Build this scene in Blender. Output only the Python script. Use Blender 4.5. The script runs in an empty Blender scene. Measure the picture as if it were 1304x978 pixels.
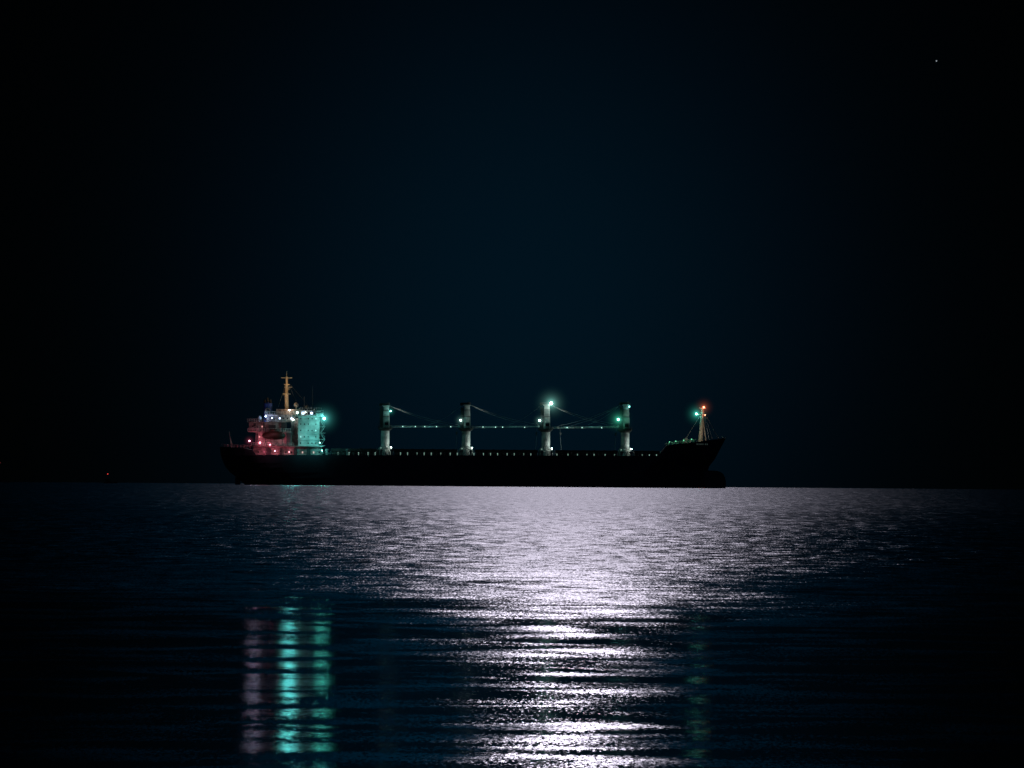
import bpy, bmesh, math, random
from mathutils import Vector, Matrix
random.seed(7)
S=bpy.context.scene
S.view_settings.view_transform='Standard'
S.view_settings.look='None'
S.view_settings.exposure=0
s=0.2968; D=2150.0; H=1.5; R=6.371e6
FPX=7244.0
# ---------------------------------------------------------------- materials
def mat(name,col,rough=0.6,noise=0.0,scale=1.0,emit=None,estr=0,metal=0.0,col2=None):
    m=bpy.data.materials.new(name); m.use_nodes=True
    nt=m.node_tree; b=nt.nodes['Principled BSDF']
    b.inputs['Roughness'].default_value=rough
    b.inputs['Metallic'].default_value=metal
    tc=nt.nodes.new('ShaderNodeTexCoord'); n=nt.nodes.new('ShaderNodeTexNoise')
    n.inputs['Scale'].default_value=scale; n.inputs['Detail'].default_value=5
    nt.links.new(tc.outputs['Object'],n.inputs['Vector'])
    r=nt.nodes.new('ShaderNodeValToRGB')
    c2=col2 if col2 else [c*(1-noise) for c in col]
    r.color_ramp.elements[0].position=0.35; r.color_ramp.elements[1].position=0.65
    r.color_ramp.elements[0].color=(*c2,1); r.color_ramp.elements[1].color=(*col,1)
    nt.links.new(n.outputs['Fac'],r.inputs['Fac']); nt.links.new(r.outputs['Color'],b.inputs['Base Color'])
    if emit:
        b.inputs['Emission Color'].default_value=(*emit,1); b.inputs['Emission Strength'].default_value=estr
    return m
M_hull=mat('hull_paint',(0.055,0.065,0.09),0.5,0.4,0.15)
M_white=mat('white_ship_paint',(0.70,0.71,0.69),0.5,0.5,0.35)
M_casing=mat('casing_paint',(0.5,0.40,0.38),0.5,0.75,0.6)
M_crane=mat('crane_paint',(0.66,0.66,0.64),0.5,0.55,0.5)
M_dark=mat('dark_machinery',(0.05,0.05,0.055),0.6,0.4,0.8)
M_hatch=mat('hatch_paint',(0.07,0.06,0.06),0.7,0.4,0.3)
M_funnel=mat('funnel_paint',(0.05,0.12,0.45),0.5,0.3,0.5)
M_boat=mat('lifeboat_paint',(0.05,0.018,0.012),0.6,0.4,0.8)
M_steel=mat('galvanised_steel',(0.35,0.36,0.36),0.5,0.3,1.0)
M_wire=mat('tarred_wire',(0.2,0.21,0.21),0.6,0.3,1.0)
M_jib=mat('jib_paint',(0.55,0.6,0.58),0.5,0.7,0.35)
M_mast=mat('mast_cream_paint',(0.75,0.66,0.52),0.5,0.2,0.5)
M_glass=mat('dark_window_glass',(0.01,0.015,0.02),0.1)
def emat(name,c,e): return mat(name,(0.8,0.8,0.8),0.4,emit=c,estr=e)
E_win=emat('lit_window',(0.5,1.0,0.95),0.6)
E_warm=emat('lit_window_warm',(1.0,0.45,0.4),0.7)
E_teal=emat('lamp_teal',(0.25,1.0,0.9),18)
E_white=emat('lamp_white',(0.85,1.0,0.9),22)
E_pink=emat('lamp_pink',(1.0,0.4,0.45),8)
E_red=emat('lamp_red',(1.0,0.16,0.08),12)
E_blue=emat('lamp_blue',(0.45,0.65,1.0),7)
E_dim=emat('deck_lamp_dim',(0.55,0.95,0.8),0.45)
E_jib=emat('jib_lamp_glass',(0.6,1.0,0.9),1.4)
E_green=emat('lamp_green',(0.2,1.0,0.5),2)
# ---------------------------------------------------------------- mesh helpers
def PX(px): return (px-602)*s
def PZ(py): return (617-py)*s
def finish(bm,name,m,parent,smooth=False,label=None):
    me=bpy.data.meshes.new(name); bmesh.ops.recalc_face_normals(bm,faces=bm.faces)
    bm.to_mesh(me); bm.free(); me.materials.append(m)
    if smooth:
        for p in me.polygons: p.use_smooth=True
    o=bpy.data.objects.new(name,me); S.collection.objects.link(o)
    if parent is not None: o.parent=parent
    if label: o['label']=label
    return o
def abox(bm,x0,x1,y0,y1,z0,z1):
    v=[bm.verts.new((x,y,z)) for x in (x0,x1) for y in (y0,y1) for z in (z0,z1)]
    for f in ((0,1,3,2),(4,6,7,5),(0,4,5,1),(2,3,7,6),(0,2,6,4),(1,5,7,3)):
        bm.faces.new([v[i] for i in f])
def pbox(bm,px0,px1,py0,py1,y0,y1):   # px/py in side-elevation drawing units
    abox(bm,PX(px0),PX(px1),y0,y1,PZ(py0),PZ(py1))
def acyl(bm,a,b,r0,r1=None,n=10):
    if r1 is None: r1=r0
    a=Vector(a); b=Vector(b); d=(b-a); L=d.length
    q=d.to_track_quat('Z','Y').to_matrix().to_4x4()
    bmesh.ops.create_cone(bm,cap_ends=True,segments=n,radius1=r0,radius2=r1,depth=L,
        matrix=Matrix.Translation((a+b)/2)@q)
def asph(bm,c,r,sx=1,sy=1,sz=1,n=12):
    bmesh.ops.create_uvsphere(bm,u_segments=n,v_segments=max(6,n//2),radius=r,
        matrix=Matrix.Translation(c)@Matrix.Diagonal((sx,sy,sz,1)))
def new(): return bmesh.new()
# ---------------------------------------------------------------- ship root
ship=bpy.data.objects.new('cargo_ship',None); S.collection.objects.link(ship)
ship['label']='long dark bulk carrier ship with four white cranes, lit at anchor'
ship['category']='ship'
# ---- hull
def deck(px):
    pts=[(280,568),(322,570),(328,578),(840,575.5),(846,562.5),(885,557.5),(930,551)]
    for (a,ya),(b,yb) in zip(pts,pts[1:]):
        if px<=b: return ya+(yb-ya)*(px-a)/(b-a)
    return 551
levels=[(640,322,901),(622,318,901),(614,311,901),(607,303,901),(600,294,901),(594,289,901.5),(588,286,903.5),(579,283,910.5)]
ts=[0,.006,.015,.03,.05,.066,.0735,.09,.12,.2,.35,.5,.65,.8,.84,.87,.879,.888,.91,.93,.95,.965,.98,.99,1.0]
def width(t,lev):
    f=max(0,min(1,(lev-578)/(622-578)))
    st=0.62-0.5*f; wst=min(1,st+(1-st)*math.sin(min(1,t/(0.07+0.12*f))*math.pi/2))
    wb=min(1,max(0,(1-t)/(0.11+.06*f)))**(0.55+.25*f)
    return 14.0*min(wst,wb)+0.05
bm=new(); rings=[]
for (py,xs,xb) in levels:
    ring=[]
    for sgn in (-1,1):
        row=[]
        for t in ts:
            px=xs+(xb-xs)*t
            row.append(bm.verts.new((PX(px),sgn*width(t,py),PZ(py))))
        ring.append(row)
    rings.append(ring)
ring=[]
for sgn in (-1,1):
    row=[]
    for t in ts:
        px=281.5+(920-281.5)*t
        if t>0.9: px=px+ (t-0.9)/0.1*4.5
        row.append(bm.verts.new((PX(px),sgn*width(t,560),PZ(deck(px)))))
    ring.append(row)
rings.append(ring)
n=len(ts)
for a,b in zip(rings,rings[1:]):
    for k in (0,1):
        for i in range(n-1):
            bm.faces.new((a[k][i],a[k][i+1],b[k][i+1],b[k][i]))
    bm.faces.new((a[0][0],a[1][0],b[1][0],b[0][0])); bm.faces.new((a[0][-1],a[1][-1],b[1][-1],b[0][-1]))
for r in (rings[0],rings[-1]):
    for i in range(n-1):
        bm.faces.new((r[0][i],r[0][i+1],r[1][i+1],r[1][i]))
hull=finish(bm,'hull',M_hull,ship)
bm=new()   # bulbous bow: blunt rounded nose standing clear of the water
prof=[(894,593.5),(908,593.5),(914,594),(918,595.5),(921.2,598),(923.3,602),(924.4,607),(924.5,613),(923.5,620),(920,628),(894,630)]
cxp,cyp=908,612; rr_=[]
for y,k in ((-3.1,0.75),(-2.7,0.94),(-1.6,1.0),(1.6,1.0),(2.7,0.94),(3.1,0.75)):
    rr_.append([bm.verts.new((PX(cxp+(px-cxp)*k),y,PZ(cyp+(py-cyp)*k))) for px,py in prof])
for a,b in zip(rr_,rr_[1:]):
    m_=len(prof)
    for k in range(m_): bm.faces.new((a[k],a[(k+1)%m_],b[(k+1)%m_],b[k]))
bm.faces.new(rr_[0]); bm.faces.new(rr_[-1])
finish(bm,'bulbous_bow',M_hull,hull)
bm=new(); pbox(bm,300,306.5,606,625,-0.4,0.4); pbox(bm,302,304,600,607,-0.5,0.5)
finish(bm,'rudder',M_hull,hull)
bm=new(); acyl(bm,(PX(897),-7.9,PZ(572)),(PX(897),-7.9,PZ(566)),0.3); pbox(bm,894,900,573.5,571.5,-8.2,-7.6)
finish(bm,'anchor',M_dark,hull)
bm=new()
for k,(x,w) in enumerate([(886,1.6),(888.6,1.2),(890.8,1.7),(893.6,1.2),(896.8,1.5),(899.2,1.3)]):
    yy=-width(1-(920-x)/640.0,560)-0.35
    pbox(bm,x,x+w,561.2,559.4,yy,yy+0.12)
M_let=mat('pale_lettering',(0.35,0.4,0.38),0.6,emit=(0.6,0.9,0.8),estr=0.025)  # lettering carries a faint glow of its own on top of pale paint
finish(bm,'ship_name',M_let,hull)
def rail(px0,px1,step,y,off=0,h=3.6):
    bm=new(); x=px0
    while x<px1:
        z=PZ(deck(x))+off
        acyl(bm,(PX(x),y,z),(PX(x),y,z+h*s),0.06,n=4)
        x2=min(px1,x+step); z2=PZ(deck(x2))+off
        for k in (0.5,1): acyl(bm,(PX(x),y,z+h*s*k),(PX(x2),y,z2+h*s*k),0.05,n=4)
        x=x2
    finish(bm,'deck_railing',M_steel,ship)
for yy in (-13.5,13.5): rail(412,838,5,yy)
for yy in (-7.5,7.5): rail(848,906,4,yy)
for yy in (-8.4,8.4): rail(284,322,4,yy)
# ---- hatches
for (a,b) in ((424,480),(503,582),(606,684),(708,785),(808,838)):
    bm=new(); pbox(bm,a,b,578,572.5,-10,10); pbox(bm,a-1,b+1,572.5,569.2,-10.6,10.6)
    k=a+4
    while k<b-2:
        pbox(bm,k,k+0.9,577.5,572.6,-10.35,-10.0); k+=6
    k=a+9
    while k<b: pbox(bm,k,k+1.2,569.2,568.6,-10.5,10.5); k+=13
    finish(bm,'hatch_cover',M_hatch,ship)
for px in (418,444,500,486,588,600,690,702,791,803,842):
    bm=new(); acyl(bm,(PX(px),-12,PZ(578)),(PX(px),-12,PZ(571.5)),0.45); asph(bm,(PX(px),-12,PZ(571.2)),0.8,1,1,0.6)
    finish(bm,'deck_ventilator',M_steel,ship)
# ---- lamps: hooded floodlights turned inboard (no light thrown towards the shore)
def plamp(px,py,y,energy,col,r=0.25,parent=ship,name='lamp_light'):
    l=bpy.data.lights.new(name,'SPOT'); l.energy=energy; l.color=col; l.shadow_soft_size=r; l.spot_size=math.radians(168); l.spot_blend=0.35
    o=bpy.data.objects.new(name,l); o.location=(PX(px),y,PZ(py)); o.rotation_euler=(math.radians(90),0,0)
    S.collection.objects.link(o); o.parent=ship; return o
def bulb(px,py,y,r,m,parent,name='floodlight'):
    bm=new(); asph(bm,(PX(px),y,PZ(py)),r,n=14)
    acyl(bm,(PX(px),y+r*0.8,PZ(py)),(PX(px),y+r*1.6,PZ(py)-0.1),0.15,n=6)
    return finish(bm,name,m,parent,True)
def add_halo(px,py,y,rad,col,st,parent):
    # added glow around a strong lamp: a self-lit emission ball, brighter at its middle
    m=bpy.data.materials.new('halo_emission'); m.use_nodes=True; nt=m.node_tree; nt.nodes.clear()
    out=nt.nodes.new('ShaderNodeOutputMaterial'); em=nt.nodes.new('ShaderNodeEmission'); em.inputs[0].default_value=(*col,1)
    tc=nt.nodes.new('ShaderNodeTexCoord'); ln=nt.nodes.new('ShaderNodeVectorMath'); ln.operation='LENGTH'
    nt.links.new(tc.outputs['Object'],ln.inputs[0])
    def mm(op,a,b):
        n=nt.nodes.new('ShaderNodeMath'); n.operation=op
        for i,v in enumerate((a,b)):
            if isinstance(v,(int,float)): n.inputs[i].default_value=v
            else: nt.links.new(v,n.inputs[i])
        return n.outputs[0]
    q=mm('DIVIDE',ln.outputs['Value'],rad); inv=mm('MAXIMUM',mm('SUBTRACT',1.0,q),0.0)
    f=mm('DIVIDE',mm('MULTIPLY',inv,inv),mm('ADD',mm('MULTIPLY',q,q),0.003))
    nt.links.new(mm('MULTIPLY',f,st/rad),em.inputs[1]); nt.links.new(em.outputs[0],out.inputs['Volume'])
    bm=new(); asph(bm,(0,0,0),rad,n=20); o=finish(bm,'emissive_halo',m,parent,True); o.location=(PX(px),y,PZ(py)); return o
TEAL=(0.13,0.88,0.82); WHITE=(0.80,1.0,0.93); PINK=(1.0,0.17,0.28)
cr=[(490.5,511),(593.5,509.5),(695,508.5),(796,507.5)]
cranes=[]
for i,(c,t) in enumerate(cr):
    bm=new()
    acyl(bm,(PX(c),0,PZ(578)),(PX(c),0,PZ(569)),2.9,2.6,20)
    acyl(bm,(PX(c),0,PZ(569)),(PX(c),0,PZ(565)),2.6,1.6,20)
    acyl(bm,(PX(c),0,PZ(565)),(PX(c),0,PZ(546)),1.6,1.6,20)
    crane=finish(bm,'crane',M_crane,ship); cranes.append(crane)
    bm=new()
    acyl(bm,(PX(c),0,PZ(546)),(PX(c),0,PZ(543.6)),1.75,2.6,20)
    acyl(bm,(PX(c),0,PZ(543.6)),(PX(c),0,PZ(541.8)),2.7,2.7,20)
    for k in range(16):
        a=k*math.pi/8; acyl(bm,(PX(c)+2.6*math.cos(a),2.6*math.sin(a),PZ(541.8)),(PX(c)+2.6*math.cos(a),2.6*math.sin(a),PZ(538.5)),0.06,n=4)
    finish(bm,'slewing_platform',M_dark,crane)
    bm=new()
    z0=PZ(541.8); z1=PZ(t+4)
    vs=[]
    for z,xa,xb,w in ((z0,-3.6*s,5.6*s,1.7),(z1,-2.0*s,4.6*s,1.3)):
        vs.append([bm.verts.new((PX(c)+x,y,z)) for x,y in ((xa,-w),(xb,-w),(xb,w),(xa,w))])
    for k in range(4): bm.faces.new((vs[0][k],vs[0][(k+1)%4],vs[1][(k+1)%4],vs[1][k]))
    bm.faces.new(vs[0]); bm.faces.new(vs[1])
    pbox(bm,c-3.4,c+5.4,t+4,t+2.6,-1.6,1.6)
    finish(bm,'crane_tower',M_crane,crane)
    for q in (0.5,0.8):
        bm=new(); py=541.8+(t+4-541.8)*q; pbox(bm,c-3.6,c+5.0,py,py-0.8,-1.95,-1.75)
        finish(bm,'tower_walkway',M_dark,crane)
    bm=new()
    pbox(bm,c-6.5,c+2.5,t+2.6,t,-1.0,1.0)
    acyl(bm,(PX(c+3.5),-1.1,PZ(t+1)),(PX(c+3.5),1.1,PZ(t+1)),0.7,n=12)
    acyl(bm,(PX(c-6),-1.1,PZ(t+2)),(PX(c-6),1.1,PZ(t+2)),0.6,n=12)
    finish(bm,'sheave_head',M_dark,crane)
    bm=new()
    pbox(bm,c-6.8,c-3.0,543,t+6,-1.9,0.9)
    for k in range(9): pbox(bm,c-7.4,c-2.8,541-k*3,540.4-k*3,-2.1,1.2)
    finish(bm,'ladder_trunk',M_dark,crane)
    bm=new(); pbox(bm,c-1.0,c+4.5,540,534.5,-2.9,-1.75); pbox(bm,c-1.4,c+4.9,534.5,533.9,-3.1,-1.7)
    cab=finish(bm,'operator_cab',M_crane,crane)
    bm=new(); pbox(bm,c-0.6,c+4.1,539,535.2,-2.97,-2.91)
    finish(bm,'window',M_glass,crane)
    if i<3: tip=cr[i+1][0]-9; sg=1; zt=540.5-i*0.8; zr=541.5
    else:   tip=cr[2][0]+16; sg=-1; zt=541.0; zr=540
    xr=c+(7 if sg>0 else -8)
    offy=[-1.6,-1.1,-1.6,1.8][i]
    bm=new()
    for dy in (-0.8,0.8):
        for dz in (0,1.0):
            acyl(bm,(PX(xr),offy+dy,PZ(zr)+dz*0.45),(PX(tip),offy+dy*0.6,PZ(zt)+dz*0.3),0.07,n=6)
    NN=22
    for k in range(NN):
        f=k/NN; g=(k+1)/NN
        xa=PX(xr)+(PX(tip)-PX(xr))*f; xb=PX(xr)+(PX(tip)-PX(xr))*g
        za=PZ(zr)+(PZ(zt)-PZ(zr))*f; zb=PZ(zr)+(PZ(zt)-PZ(zr))*g
        for dy in (-0.8,0.8):
            acyl(bm,(xa,offy+dy*(1-.4*f),za),(xb,offy+dy*(1-.4*g),zb+0.45-.15*g),0.045,n=4)
        acyl(bm,(xa,offy-.8,za),(xa,offy+.8,za),0.06,n=4)
    acyl(bm,(PX(tip),offy-.7,PZ(zt)+.2),(PX(tip),offy+.7,PZ(zt)+.2),0.45,n=10)
    finish(bm,'jib',M_jib,crane)
    bm=new()
    for (fx,dy) in ((tip,-.5),(tip-sg*14,-.3)):
        a=Vector((PX(c+sg*3),offy*0.4+dy,PZ(t+2))); b=Vector((PX(fx),offy+dy,PZ(zt)+0.8))
        pr=a
        for k in range(1,9):
            f=k/8; p=a.lerp(b,f)+Vector((0,0,-0.9*math.sin(math.pi*f)))
            acyl(bm,pr,p,0.05,n=4); pr=p
    if i<3:
        a=Vector((PX(tip+2),-0.6,PZ(t+3))); b=Vector((PX(tip-38),offy-.3,PZ(zt)+0.8)); pr=a
        for k in range(1,9):
            f=k/8; p=a.lerp(b,f)+Vector((0,0,-0.9*math.sin(math.pi*f)))
            acyl(bm,pr,p,0.045,n=4); pr=p
    acyl(bm,(PX(tip-sg*2),offy,PZ(zt)),(PX(tip-sg*4),offy,PZ(570)),0.05,n=4)
    finish(bm,'hoist_cable',M_wire,crane)
    bm=new(); pbox(bm,tip-sg*3-1,tip-sg*3+1,549,546.5,offy-.4,offy+.4); acyl(bm,(PX(tip-sg*3),offy,PZ(550.5)),(PX(tip-sg*3),offy,PZ(549)),0.2,n=6)
    finish(bm,'cargo_hook',M_dark,crane)
    plamp(c+18,560,-3,680,WHITE); plamp(c+17,521,-2.8,470,WHITE)
    plamp(c-9,571,-10,40,TEAL)
    bulb(c+8,567,-3.2,0.20,E_white,crane); bulb(c-5,568,-3.2,0.2,E_dim,crane)
for (ci,px,py,r,m,e,col) in ((0,497.5,521,0.24,E_teal,40,TEAL),(1,586.5,532,0.28,E_white,40,TEAL),(2,701.5,509.5,0.48,E_white,200,WHITE),
        (2,687,531.5,0.32,E_white,50,TEAL),(3,787,529.5,0.42,E_teal,120,(0.2,1,.6)),(3,801,513,0.18,E_teal,20,TEAL)):
    bulb(px,py,-2.6,r,m,cranes[ci]); plamp(px,py,-4,e,col)
add_halo(701.5,509.5,-2.6,8,(0.35,1,.85),0.034,cranes[2]); add_halo(787,529.5,-2.6,6.5,(0.1,1,.6),0.026,cranes[3])
add_halo(687,531.5,-2.6,3.5,(0.4,1,.85),0.022,cranes[2]); add_halo(586.5,532,-2.6,3.5,(0.4,1,.85),0.018,cranes[1]); add_halo(497.5,521,-2.6,3,(0.1,1,.8),0.016,cranes[0])
for px in (513,529,541,556,574,615,631,640,668,722,741,766):
    bulb(px,540.3,-2.6,0.19,E_jib,ship,'jib_lamp')
for px in (520,548,622,652,722,755): plamp(px,538,-5,140,(0.3,.95,.85))
x=432
while x<842:
    if min(abs(x-c) for c,_ in cr)>7:
        bm=new(); yy=-13.2
        acyl(bm,(PX(x),yy,PZ(578)),(PX(x),yy,PZ(574.6)),0.10,n=6); asph(bm,(PX(x),yy,PZ(574.3)),0.2,n=8)
        finish(bm,'deck_lamp',E_dim,ship)
    x+=random.choice((9,12,14,12))
# ---- superstructure (aft)
def windows(par,xs,py,w,h,y,m_lit,p=0.6):
    for x in xs:
        bm=new(); pbox(bm,x,x+w,py,py-h,y-0.05,y+0.05)
        finish(bm,'window',m_lit if random.random()<p else M_glass,par)
bm=new()
pbox(bm,324,411,578.5,567,-11,11); pbox(bm,322,413,567,566.2,-12.6,12.6)
low=finish(bm,'lower_deckhouse',M_casing,ship)
windows(low,range(330,408,7),575.5,1.6,2.2,-11.05,E_warm,0.2)
for (a,b) in ((341,347),(358,361),(376,380),(392,397)):
    bm=new(); pbox(bm,a,b,578,569.5,-11.5,-11.05); finish(bm,'door',M_dark,low)
bm=new()
pbox(bm,381,408,566.2,529,-10,10)
for k,py in enumerate((558.5,550.5,542.5,534.5)):
    pbox(bm,379.5,409.5,py,py-0.5,-10.7,10.7)
acc=finish(bm,'accommodation_block',M_white,ship)
for k,py in enumerate((563.5,555.5,547.5,539.5,532.5)):
    windows(acc,[383.5+4.8*j for j in range(5) if (j+k*2)%4!=1],py,1.3,1.7,-10.05,E_win,0.12)
bm=new(); pbox(bm,372,381,566.2,531,-5,7); finish(bm,'stair_trunk',M_casing,acc)
bm=new()
for k,py in enumerate((566,558,550,542)):
    a=(PX(409.5),-11.4,PZ(py)); b=(PX(414.5),-11.4,PZ(py-7.5))
    if k%2: a,b=(PX(414.5),-11.4,PZ(py)),(PX(409.5),-11.4,PZ(py-7.5))
    acyl(bm,a,b,0.14,n=4); acyl(bm,(a[0],a[1],a[2]+1),(b[0],b[1],b[2]+1),0.06,n=4)
    pbox(bm,408,415.5,py,py-.5,-12,-9.5)
finish(bm,'outside_stairway',M_steel,acc)
bm=new()
pbox(bm,374,413.5,529,527.8,-14.3,14.3)
pbox(bm,384,408,527.8,521.5,-8,8)
pbox(bm,382.5,410,521.5,520.6,-8.8,8.8)
pbox(bm,404,413.5,527.8,524.9,-14.3,-14.1); pbox(bm,374,413.5,527.8,525.2,14.1,14.3)
pbox(bm,404,412,527.8,524,-14.1,-12)
br=finish(bm,'wheelhouse',M_white,ship)
windows(br,[385.5+3.6*k for k in range(6)],525.8,2.5,2.4,-8.05,E_blue,0.1)
bm=new()
pbox(bm,327,372,566.2,549,-9,9)
pbox(bm,317,372,549,548,-10.5,10.5)
pbox(bm,318,364,548,536.5,-7,7)
pbox(bm,316,366,536.5,535.8,-8.2,8.2)
pbox(bm,340,376,535.8,527,-5,5)
pbox(bm,338,378,527,526.3,-6,6)
pbox(bm,352,384,526.3,519.5,-3.5,3.5)
cas=finish(bm,'engine_casing',M_casing,ship)
windows(cas,[331,338,366],556,1.6,2.0,-9.05,E_warm,0.6)
windows(cas,[322,328,334,358],543,1.6,2.0,-7.05,E_warm,0.4)
windows(cas,[356,361,366,371],532.5,1.6,2.0,-5.05,E_blue,0.4)
for (a,b,p0,p1,y) in ((366,371.5,565,550,-9.7),(343,352,547.5,540,-7.7),(324,327,548,538,-7.4),(359,366,546,537,-7.7),(344,350,535,529,-5.3),(371.5,376,552,536,-7.0),(327.5,330,565,551,-9.6),(336,338,547,537,-7.5)):
    bm=new(); pbox(bm,a,b,p0,p1,y,y+0.6)
    finish(bm,'ventilation_trunk',M_dark,cas)
for (a,b,py,y) in ((317,372,548,-10.4),(316,366,535.8,-8.1),(338,378,526.3,-5.9),(322,376,566.2,-12.5),(404,413.5,524.9,-14.2),(383,410,520.6,-8.7)):
    bm=new(); x=a
    while x<=b:
        acyl(bm,(PX(x),y,PZ(py)),(PX(x),y,PZ(py-3.4)),0.06,n=4); x+=3
    for k in (1.7,3.4): acyl(bm,(PX(a),y,PZ(py-k)),(PX(b),y,PZ(py-k)),0.06,n=4)
    finish(bm,'guard_rail',M_white,ship)
bm=new()
zs=[(536,6.5,3.2),(519,5.5,2.8),(512,5.2,2.6)]
cx=341; prev=None
for py,rx,ry in zs:
    r=[bm.verts.new((PX(cx)+rx*s*math.copysign(abs(math.cos(a))**.6,math.cos(a)),ry*math.copysign(abs(math.sin(a))**.6,math.sin(a)),PZ(py))) for a in [k*math.pi/12 for k in range(24)]]
    if prev:
        for k in range(24): bm.faces.new((prev[k],prev[(k+1)%24],r[(k+1)%24],r[k]))
    prev=r
bm.faces.new(prev)
fun=finish(bm,'funnel',M_funnel,ship)
for x in (337.5,341,344.5):
    bm=new(); acyl(bm,(PX(x),0,PZ(512)),(PX(x-0.8),0,PZ(507.5 if x!=341 else 505)),0.4,n=8)
    finish(bm,'exhaust_pipe',M_dark,fun)
bm=new()
for k in range(14):
    a=k*2*math.pi/14; b=(k+1)*2*math.pi/14
    acyl(bm,(PX(341)+0.85*math.cos(a),-3.05,PZ(522)+0.95*math.sin(a)),(PX(341)+0.85*math.cos(b),-3.05,PZ(522)+0.95*math.sin(b)),0.2,n=5)
abox(bm,PX(341)-0.8,PX(341)+0.8,-3.2,-3.0,PZ(522)-0.15,PZ(522)+0.15)
finish(bm,'funnel_emblem',M_white,fun)
bm=new()
acyl(bm,(PX(365.2),0,PZ(526)),(PX(364.5),0,PZ(500)),0.85,0.7,10)
acyl(bm,(PX(364.5),0,PZ(500)),(PX(364.5),0,PZ(478)),0.62,0.42,10)
acyl(bm,(PX(364.5),0,PZ(478)),(PX(364.3),0,PZ(471)),0.16,0.08,6)
mast=finish(bm,'radar_mast',M_mast,ship)
for (a,b,p0,p1,w) in ((357.5,371.5,480,479,.3),(361,368.5,488.5,487.6,1.0),(360,369.5,500.5,499.6,1.4)):
    bm=new(); pbox(bm,a,b,p0,p1,-w,w); finish(bm,'mast_crossbar',M_mast,mast)
bm=new(); pbox(bm,361.5,371.5,492,490.8,-.25,.25); acyl(bm,(PX(367),0,PZ(492)),(PX(367),0,PZ(495)),0.35)
finish(bm,'radar_scanner',M_steel,mast)
bm=new()
for tx,ty,y in ((352,526,-4),(382,520,-5),(382,520,5),(398,521,0)):
    acyl(bm,(PX(364.6),0,PZ(483)),(PX(tx),y,PZ(ty)),0.025,n=4)
finish(bm,'stay_wire',M_wire,mast)
bm=new(); acyl(bm,(PX(398),-2,PZ(521)),(PX(398),-2,PZ(489)),0.14,0.05,6)
finish(bm,'whip_antenna',M_steel,ship)
bm=new(); acyl(bm,(PX(387),1,PZ(521)),(PX(387),1,PZ(503)),0.1,0.04,6)
finish(bm,'whip_antenna',M_steel,ship)
for (x,y,py,r) in ((377,-1,514,0.95),(391,-2,516.5,0.7),(331,-4,531,0.9)):
    bm=new(); asph(bm,(PX(x),y,PZ(py)),r,n=14); acyl(bm,(PX(x),y,PZ(py)-r*2.1),(PX(x),y,PZ(py)-r*.7),0.22,n=6)
    finish(bm,'satellite_dome',M_white,ship,True)
bm=new(); asph(bm,(PX(350.5),-12.6,PZ(553.5)),1,15.0*s,1.6,6.2*s,20)
for v in bm.verts:
    if v.co.z<PZ(556): v.co.z=PZ(556)+(v.co.z-PZ(556))*0.8
pbox(bm,346,354,549,545.2,-13.3,-11.9)
lb=finish(bm,'lifeboat',M_boat,ship,True)
for x in (340,361):
    bm=new()
    acyl(bm,(PX(x),-11.2,PZ(566)),(PX(x),-11.6,PZ(545)),0.22,n=6); acyl(bm,(PX(x),-11.6,PZ(545)),(PX(x),-13.4,PZ(543.5)),0.2,n=6)
    acyl(bm,(PX(x),-12.9,PZ(544)),(PX(x),-12.7,PZ(551)),0.06,n=4)
    finish(bm,'davit',M_dark,lb)
bm=new(); acyl(bm,(PX(330),-8,PZ(549)),(PX(330),-8,PZ(541)),0.4); acyl(bm,(PX(330),-8,PZ(541)),(PX(318),-8,PZ(545)),0.2)
finish(bm,'provision_crane',M_steel,ship)
bm=new(); acyl(bm,(PX(295),0,PZ(569)),(PX(292),0,PZ(549)),0.2,0.12,6); asph(bm,(PX(292),0,PZ(549)),0.2,n=8)
acyl(bm,(PX(297.5),0,PZ(569)),(PX(293.2),0,PZ(557)),0.1,n=5)
finish(bm,'flagstaff',M_white,ship)
plamp(297,560,-4,20,(1,.9,.8))
for x in (303,312,320):
    bm=new(); acyl(bm,(PX(x),-7,PZ(570.5)),(PX(x),-7,PZ(566.5)),0.5,n=10); asph(bm,(PX(x),-7,PZ(566.2)),0.62,1,1,.5,n=10)
    finish(bm,'mooring_winch',M_dark,ship)
for (x,py,y,r,m,e,c) in ((319.5,560.5,-11.2,0.30,E_pink,200,PINK),(333,562.5,-12.0,0.28,E_pink,240,PINK),(345.5,565,-12.0,0.2,E_pink,180,PINK),
        (366,560,-11.6,0.01,None,100,PINK),(352,573,-12.6,0.2,E_pink,120,PINK),(338,574,-12.6,0.01,None,90,PINK),(370,574,-12.6,0.14,E_pink,80,PINK),
        (335,560,-17,0.01,None,280,(1,.3,.4)),(350,545,-17,0.01,None,220,(1,.4,.5)),(330,542,-13,0.01,None,120,(1,.3,.4)),
        (339,529,-6,0.30,E_blue,220,(.4,.6,1)),(347,531,-6,0.2,E_blue,90,(.4,.6,1)),
        (374,533,-7.8,0.32,E_white,70,WHITE),(379.5,524,-7.8,0.28,E_white,80,WHITE),
        (414.3,531.5,-14.8,0.48,E_teal,300,TEAL),(390,523.5,-10.5,0.12,E_white,30,WHITE),
        (409,562,-14.5,0.16,E_teal,260,TEAL),(394,556,-17,0.01,None,700,TEAL),(400,540,-17,0.01,None,900,(.25,.95,.88)),
        (369,521,-4.5,0.2,E_white,120,(1,.6,.27)),(360,503,-4,0.01,None,220,(1,.6,.27)),(369,486,-3,0.01,None,190,(1,.6,.27)),
        (412,572,-13.5,0.18,E_teal,50,TEAL)):
    plamp(x,py,y-0.8,e,c)
    if m: bulb(x,py,y,r,m,ship)
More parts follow.
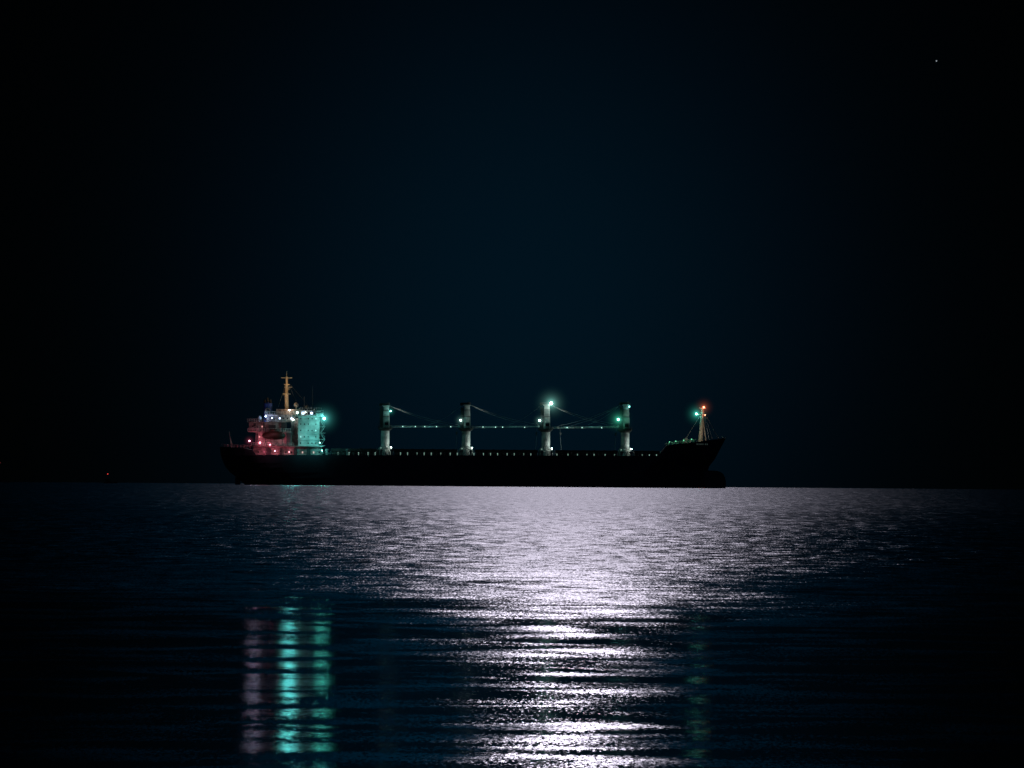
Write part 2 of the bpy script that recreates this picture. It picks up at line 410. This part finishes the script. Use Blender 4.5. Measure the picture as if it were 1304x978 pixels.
add_halo(414.3,531.5,-14.8,8,(0.15,1,.9),0.034,acc); add_halo(374,533,-7.8,3,(.5,1,.9),0.02,acc); add_halo(379.5,524,-7.8,3,(.1,1,.9),0.016,acc)
add_halo(319.5,560.5,-11.2,3,(1,.15,.3),0.018,cas); add_halo(333,562.5,-12,3,(1,.15,.3),0.018,cas)
# ---- bow mast
bm=new()
acyl(bm,(PX(892),0,PZ(558)),(PX(894.5),0,PZ(514)),0.95,0.45,12)
acyl(bm,(PX(899),0,PZ(556)),(PX(895),0,PZ(527)),0.25,0.2,6)
bmast=finish(bm,'bow_mast',M_mast,ship)
for (a,b,p0,p1) in ((886.5,899,522.6,521.8),(890,899,514.6,513.8)):
    bm=new(); pbox(bm,a,b,p0,p1,-.7,.7); finish(bm,'mast_crossbar',M_mast,bmast)
bm=new()
for tx,ty,y in ((915,553.5,0),(903,556,-3),(908,555,2),(869,560,-4)):
    acyl(bm,(PX(895.5),0,PZ(517)),(PX(tx),y,PZ(ty)),0.07,n=4)
finish(bm,'stay_wire',M_steel,bmast)
bulb(895.8,513,-1.2,0.36,E_red,bmast,'navigation_lamp'); plamp(896,517,-3.5,40,(1,.4,.2))
bulb(886.5,521.5,-1.2,0.34,E_teal,bmast,'navigation_lamp'); plamp(886.5,521.5,-2.5,40,TEAL)
bulb(897.5,523,-1.2,0.22,E_red,bmast,'navigation_lamp')
add_halo(895.8,513,-1.2,5,(1,.2,.08),0.022,bmast); add_halo(886.5,521.5,-1.2,6,(.1,1,.75),0.028,bmast)
plamp(886,549,-6,180,(1,.85,.65)); plamp(899,543,-5,60,(1,.85,.65))
for x in (850,856,862,869,876,883):
    z=deck(x); bm=new(); acyl(bm,(PX(x),-5.5,PZ(z)),(PX(x),-5.5,PZ(z-2.5)),0.4,n=8); abox(bm,PX(x)-.7,PX(x)+.7,-6,-5,PZ(z-2.5),PZ(z-3.2))
    finish(bm,'mooring_bitt',M_steel,ship)
for x in (852,860,870,880):
    bulb(x,deck(x)-4,-6.6,0.16,E_green,ship,'deck_lamp'); plamp(x,deck(x)-5,-8,22,(.25,1,.55))
bm=new(); pbox(bm,866,880,559.5,555.5,-2.5,2.5); acyl(bm,(PX(873),-3,PZ(556)),(PX(873),3,PZ(556)),1.1,n=12)
finish(bm,'anchor_windlass',M_steel,ship)
for x in (915,920,924):
    bm=new(); acyl(bm,(PX(x),-.8,PZ(553)),(PX(x),-.8,PZ(550)),0.1,n=5); finish(bm,'railing_post',M_steel,ship)
roll=math.radians(0.43)
ship.location=(-49.5*s,D,-D*D/(2*R)-0.3)
# ---------------------------------------------------------------- shore-facing floodlights whose reflections reach the near water
def spot(px,py,e,col,r=0.4):
    l=bpy.data.lights.new('floodlight_beam','SPOT'); l.energy=e; l.color=col; l.spot_size=math.radians(16); l.spot_blend=0.5; l.shadow_soft_size=r
    o=bpy.data.objects.new('floodlight_beam',l); S.collection.objects.link(o); o.parent=ship
    o.location=(PX(px),-16.5,PZ(py))
    w=ship.location+o.location; d=Vector((0,40,0))-w
    o.rotation_euler=d.to_track_quat('-Z','Y').to_euler()
spot(327,560,2000,(0.48,0.5,0.72)); spot(372.5,531,10500,(0.12,.92,0.85)); spot(414,531,4200,(0.08,.85,.65)); spot(889,521,500,(.1,1,.7)); spot(697,515,250,(.1,1,.7))
# ---------------------------------------------------------------- far boats with red lamps
def faraway(px,dist,hgt,es):
    e=bpy.data.objects.new('distant_boat',None); S.collection.objects.link(e)
    e['label']='tiny far-off boat showing one red masthead lamp'; e['category']='boat'
    bm=new()
    v0=[(-3,-.9,.0),(2.2,-1,0),(3.6,0,0),(2.2,1,0),(-3,.9,0)]
    lo=[bm.verts.new((x*.9,y*.7,-.4)) for x,y,z in v0]; hi=[bm.verts.new((x,y,.6+(0.25 if x>3 else 0))) for x,y,z in v0]
    for k in range(5): bm.faces.new((lo[k],lo[(k+1)%5],hi[(k+1)%5],hi[k]))
    bm.faces.new(lo); bm.faces.new(hi); finish(bm,'hull',M_hull,e)
    bm=new(); abox(bm,-2,0,-.6,.6,.6,1.7); abox(bm,-2.1,.1,-.7,.7,1.7,1.8); finish(bm,'cabin',M_dark,e)
    bm=new(); acyl(bm,(-1,0,1.8),(-1,0,hgt),0.05,n=6); finish(bm,'mast',M_dark,e)
    bm=new(); asph(bm,(-1,0,hgt),0.24,n=10); finish(bm,'masthead_lamp',emat('lamp_far_red',(1,.06,.05),es),e,True)
    e.location=((px-652)/FPX*dist,dist,-dist*dist/(2*R))
    e['group']='far-off boats on the horizon'
faraway(141,2600,4.2,1.2); faraway(4,2600,9.0,0.1)
# ---------------------------------------------------------------- star
bm=new(); asph(bm,(0,0,0),1,n=10); star=finish(bm,'star',emat('starlight',(.8,.9,1),0.35),None,True)
star['label']='single faint star in the night sky'; star['category']='star'
sd=7000.0; star.location=((1190-652)/FPX*sd,sd,(614-72)/FPX*sd); star.scale=(0.9,0.9,0.9)
# ---------------------------------------------------------------- water
bm=new()
NS=180; rads=[0.0]; r=3.0
while r<9000: rads.append(r); r*=1.10
cen=bm.verts.new((0,0,0)); prev=None
for rr in rads[1:]:
    row=[bm.verts.new((rr*math.sin(2*math.pi*k/NS),rr*math.cos(2*math.pi*k/NS),-rr*rr/(2*R))) for k in range(NS)]
    for k in range(NS):
        if prev is None: bm.faces.new((cen,row[(k+1)%NS],row[k]))
        else: bm.faces.new((prev[k],prev[(k+1)%NS],row[(k+1)%NS],row[k]))
    prev=row
MW=bpy.data.materials.new('sea_water'); MW.use_nodes=True
nt=MW.node_tree; N=nt.nodes; Lk=nt.links; N.clear()
def math_(op,a,b=None,c=None,clamp=False):
    n=N.new('ShaderNodeMath'); n.operation=op; n.use_clamp=clamp
    for i,v in enumerate((a,b,c)):
        if v is None: continue
        if isinstance(v,(int,float)): n.inputs[i].default_value=v
        else: Lk.new(v,n.inputs[i])
    return n.outputs[0]
def mrange(v,a,b,c,d,smooth=True):
    n=N.new('ShaderNodeMapRange'); n.interpolation_type='SMOOTHSTEP' if smooth else 'LINEAR'
    Lk.new(v,n.inputs[0])
    for i,k in zip((1,2,3,4),(a,b,c,d)): n.inputs[i].default_value=k
    return n.outputs[0]
geo=N.new('ShaderNodeNewGeometry'); sep=N.new('ShaderNodeSeparateXYZ'); Lk.new(geo.outputs['Position'],sep.inputs[0])
X,Y=sep.outputs[0],sep.outputs[1]
rr=math_('SQRT',math_('ADD',math_('MULTIPLY',X,X),math_('ADD',math_('MULTIPLY',Y,Y),1.0)))
lnr=math_('LOGARITHM',rr,math.e)
def noise(ku,kv,z,detail,rough,dist=0.0):
    c=N.new('ShaderNodeCombineXYZ'); Lk.new(math_('MULTIPLY',X,ku),c.inputs[0]); Lk.new(math_('MULTIPLY',lnr,kv),c.inputs[1]); c.inputs[2].default_value=z
    n=N.new('ShaderNodeTexNoise'); n.inputs['Scale'].default_value=1; n.inputs['Detail'].default_value=detail; n.inputs['Roughness'].default_value=rough; n.inputs['Distortion'].default_value=dist
    Lk.new(c.outputs[0],n.inputs['Vector']); sp=N.new('ShaderNodeSeparateColor'); Lk.new(n.outputs['Color'],sp.inputs[0]); return sp.outputs
n1=noise(0.75,32.0,4.4,2,0.4,0.6)      # near wave facets: long smooth ripples
n1b=noise(1.8,60.0,5.3,4,0.7,0.3)    # chop further out
n2=noise(0.10,5.0,8.7,3,0.5)      # gust patches
n3=noise(34.0,190.0,1.7,2,0.6)      # fine ripples
n4=noise(90.0,900.0,6.1,1,0.5)      # capillary wavelets, mostly front-to-back
lp=math_('ADD',lnr,math_('MULTIPLY',math_('SUBTRACT',n2[0],0.5),0.8))
f1=mrange(lp,math.log(46),math.log(125),0,1)
f2=mrange(lp,math.log(125),math.log(480),0,1)
def tri(a,b,c):
    return math_('ADD',math_('MULTIPLY_ADD',f1,b-a,a),math_('MULTIPLY',f2,c-b))
def cz(v): return math_('SUBTRACT',v,0.5)
def mixf(f,a,b): return math_('ADD',math_('MULTIPLY',math_('SUBTRACT',1.0,f),a),math_('MULTIPLY',f,b))
ampx=tri(0.085,0.44,0.34)
ampy=tri(0.55,0.60,0.85)
fine=tri(0.62,0.35,0.4)
sx=math_('MULTIPLY',math_('ADD',mixf(f1,cz(n1[0]),cz(n1b[0])),math_('MULTIPLY',cz(n3[0]),0.8)),ampx)
sy=math_('MULTIPLY',math_('ADD',mixf(f1,cz(n1[1]),cz(n1b[1])),math_('MULTIPLY',cz(n3[1]),fine)),ampy)
sy=math_('ADD',sy,math_('MULTIPLY',cz(n4[1]),tri(0.34,0.1,0.0)))
sy=math_('ADD',sy,tri(-0.032,-0.130,-0.045))     # wave faces turned to the shore are the ones seen at a grazing view
cn=N.new('ShaderNodeCombineXYZ'); Lk.new(sx,cn.inputs[0]); Lk.new(sy,cn.inputs[1]); cn.inputs[2].default_value=1
vn=N.new('ShaderNodeVectorMath'); vn.operation='NORMALIZE'; Lk.new(cn.outputs[0],vn.inputs[0])
alpha_r=tri(0.15,0.24,0.31)
gl=N.new('ShaderNodeBsdfGlossy'); gl.distribution='BECKMANN'; gl.inputs['Color'].default_value=(0.9,0.95,1,1)
Lk.new(alpha_r,gl.inputs['Roughness']); Lk.new(vn.outputs[0],gl.inputs['Normal'])
df=N.new('ShaderNodeBsdfDiffuse'); df.inputs['Color'].default_value=(0.004,0.012,0.022,1)
fr=N.new('ShaderNodeFresnel'); fr.inputs['IOR'].default_value=1.33; Lk.new(vn.outputs[0],fr.inputs['Normal'])
mx=N.new('ShaderNodeMixShader'); Lk.new(math_('MINIMUM',fr.outputs[0],0.75),mx.inputs[0]); Lk.new(df.outputs[0],mx.inputs[1]); Lk.new(gl.outputs[0],mx.inputs[2])
ou=N.new('ShaderNodeOutputMaterial'); Lk.new(mx.outputs[0],ou.inputs['Surface'])
water=finish(bm,'water',MW,None,True); water['kind']='structure'; water['label']='dark calm sea surface with moonlit ripples'; water['category']='sea'
# ---------------------------------------------------------------- moonlight
mel=math.radians(16); maz=math.radians(0.53)
sun=bpy.data.lights.new('moonlight','SUN'); sun.energy=0.0155; sun.angle=math.radians(0.5); sun.color=(0.96,0.83,0.96)
so=bpy.data.objects.new('moonlight',sun); S.collection.objects.link(so)
md=Vector((math.sin(maz)*math.cos(mel),math.cos(maz)*math.cos(mel),math.sin(mel)))
so.rotation_euler=(-md).to_track_quat('-Z','Y').to_euler()
# ---------------------------------------------------------------- world
W=bpy.data.worlds.new('World'); S.world=W; W.use_nodes=True
nt=W.node_tree; N=nt.nodes; Lk=nt.links; bg=N['Background']
tc=N.new('ShaderNodeTexCoord'); sep=N.new('ShaderNodeSeparateXYZ'); Lk.new(tc.outputs['Generated'],sep.inputs[0])
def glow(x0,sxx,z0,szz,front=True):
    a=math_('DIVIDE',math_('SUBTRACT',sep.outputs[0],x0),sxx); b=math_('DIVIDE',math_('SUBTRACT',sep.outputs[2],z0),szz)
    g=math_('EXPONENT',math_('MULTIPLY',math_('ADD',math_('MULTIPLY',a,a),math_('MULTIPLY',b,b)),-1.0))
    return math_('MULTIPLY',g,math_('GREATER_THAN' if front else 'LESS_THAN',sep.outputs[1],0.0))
def scaled(f,col):
    v=N.new('ShaderNodeVectorMath'); v.operation='SCALE'; v.inputs[0].default_value=col; Lk.new(f,v.inputs['Scale']); return v.outputs[0]
def vadd(a,b):
    v=N.new('ShaderNodeVectorMath'); v.operation='ADD'; Lk.new(a,v.inputs[0]); Lk.new(b,v.inputs[1]); return v.outputs[0]
g1=scaled(glow(0.002,0.050,0.030,0.055),(0.0003,0.0058,0.0122))
g2=scaled(glow(0.0,0.048,0.28,0.080),(0.0012,0.050,0.105))
fill_glow=scaled(glow(0.0,0.8,0.1,0.5,False),(0.006,0.011,0.022))   # fill glow added behind the camera to lift the ship's dark side
sky=N.new('ShaderNodeTexSky'); sky.sky_type='NISHITA'; sky.sun_disc=False; sky.sun_elevation=mel; sky.sun_rotation=maz
sk=N.new('ShaderNodeVectorMath'); sk.operation='MULTIPLY'; Lk.new(sky.outputs[0],sk.inputs[0]); sk.inputs[1].default_value=(0.000004,0.00001,0.00002)
Lk.new(vadd(vadd(g1,g2),vadd(fill_glow,sk.outputs[0])),bg.inputs['Color']); bg.inputs['Strength'].default_value=1.0
# ---------------------------------------------------------------- camera
cam=bpy.data.cameras.new('Camera'); co=bpy.data.objects.new('Camera',cam); S.collection.objects.link(co); S.camera=co
cam.lens=200; cam.sensor_width=36; cam.clip_start=0.5; cam.clip_end=30000
pitch=math.atan(124.5/FPX)
co.location=(0,0,H)
co.rotation_euler=(Matrix.Rotation(math.radians(90)+pitch,4,'X')@Matrix.Rotation(roll,4,'Z')).to_euler()
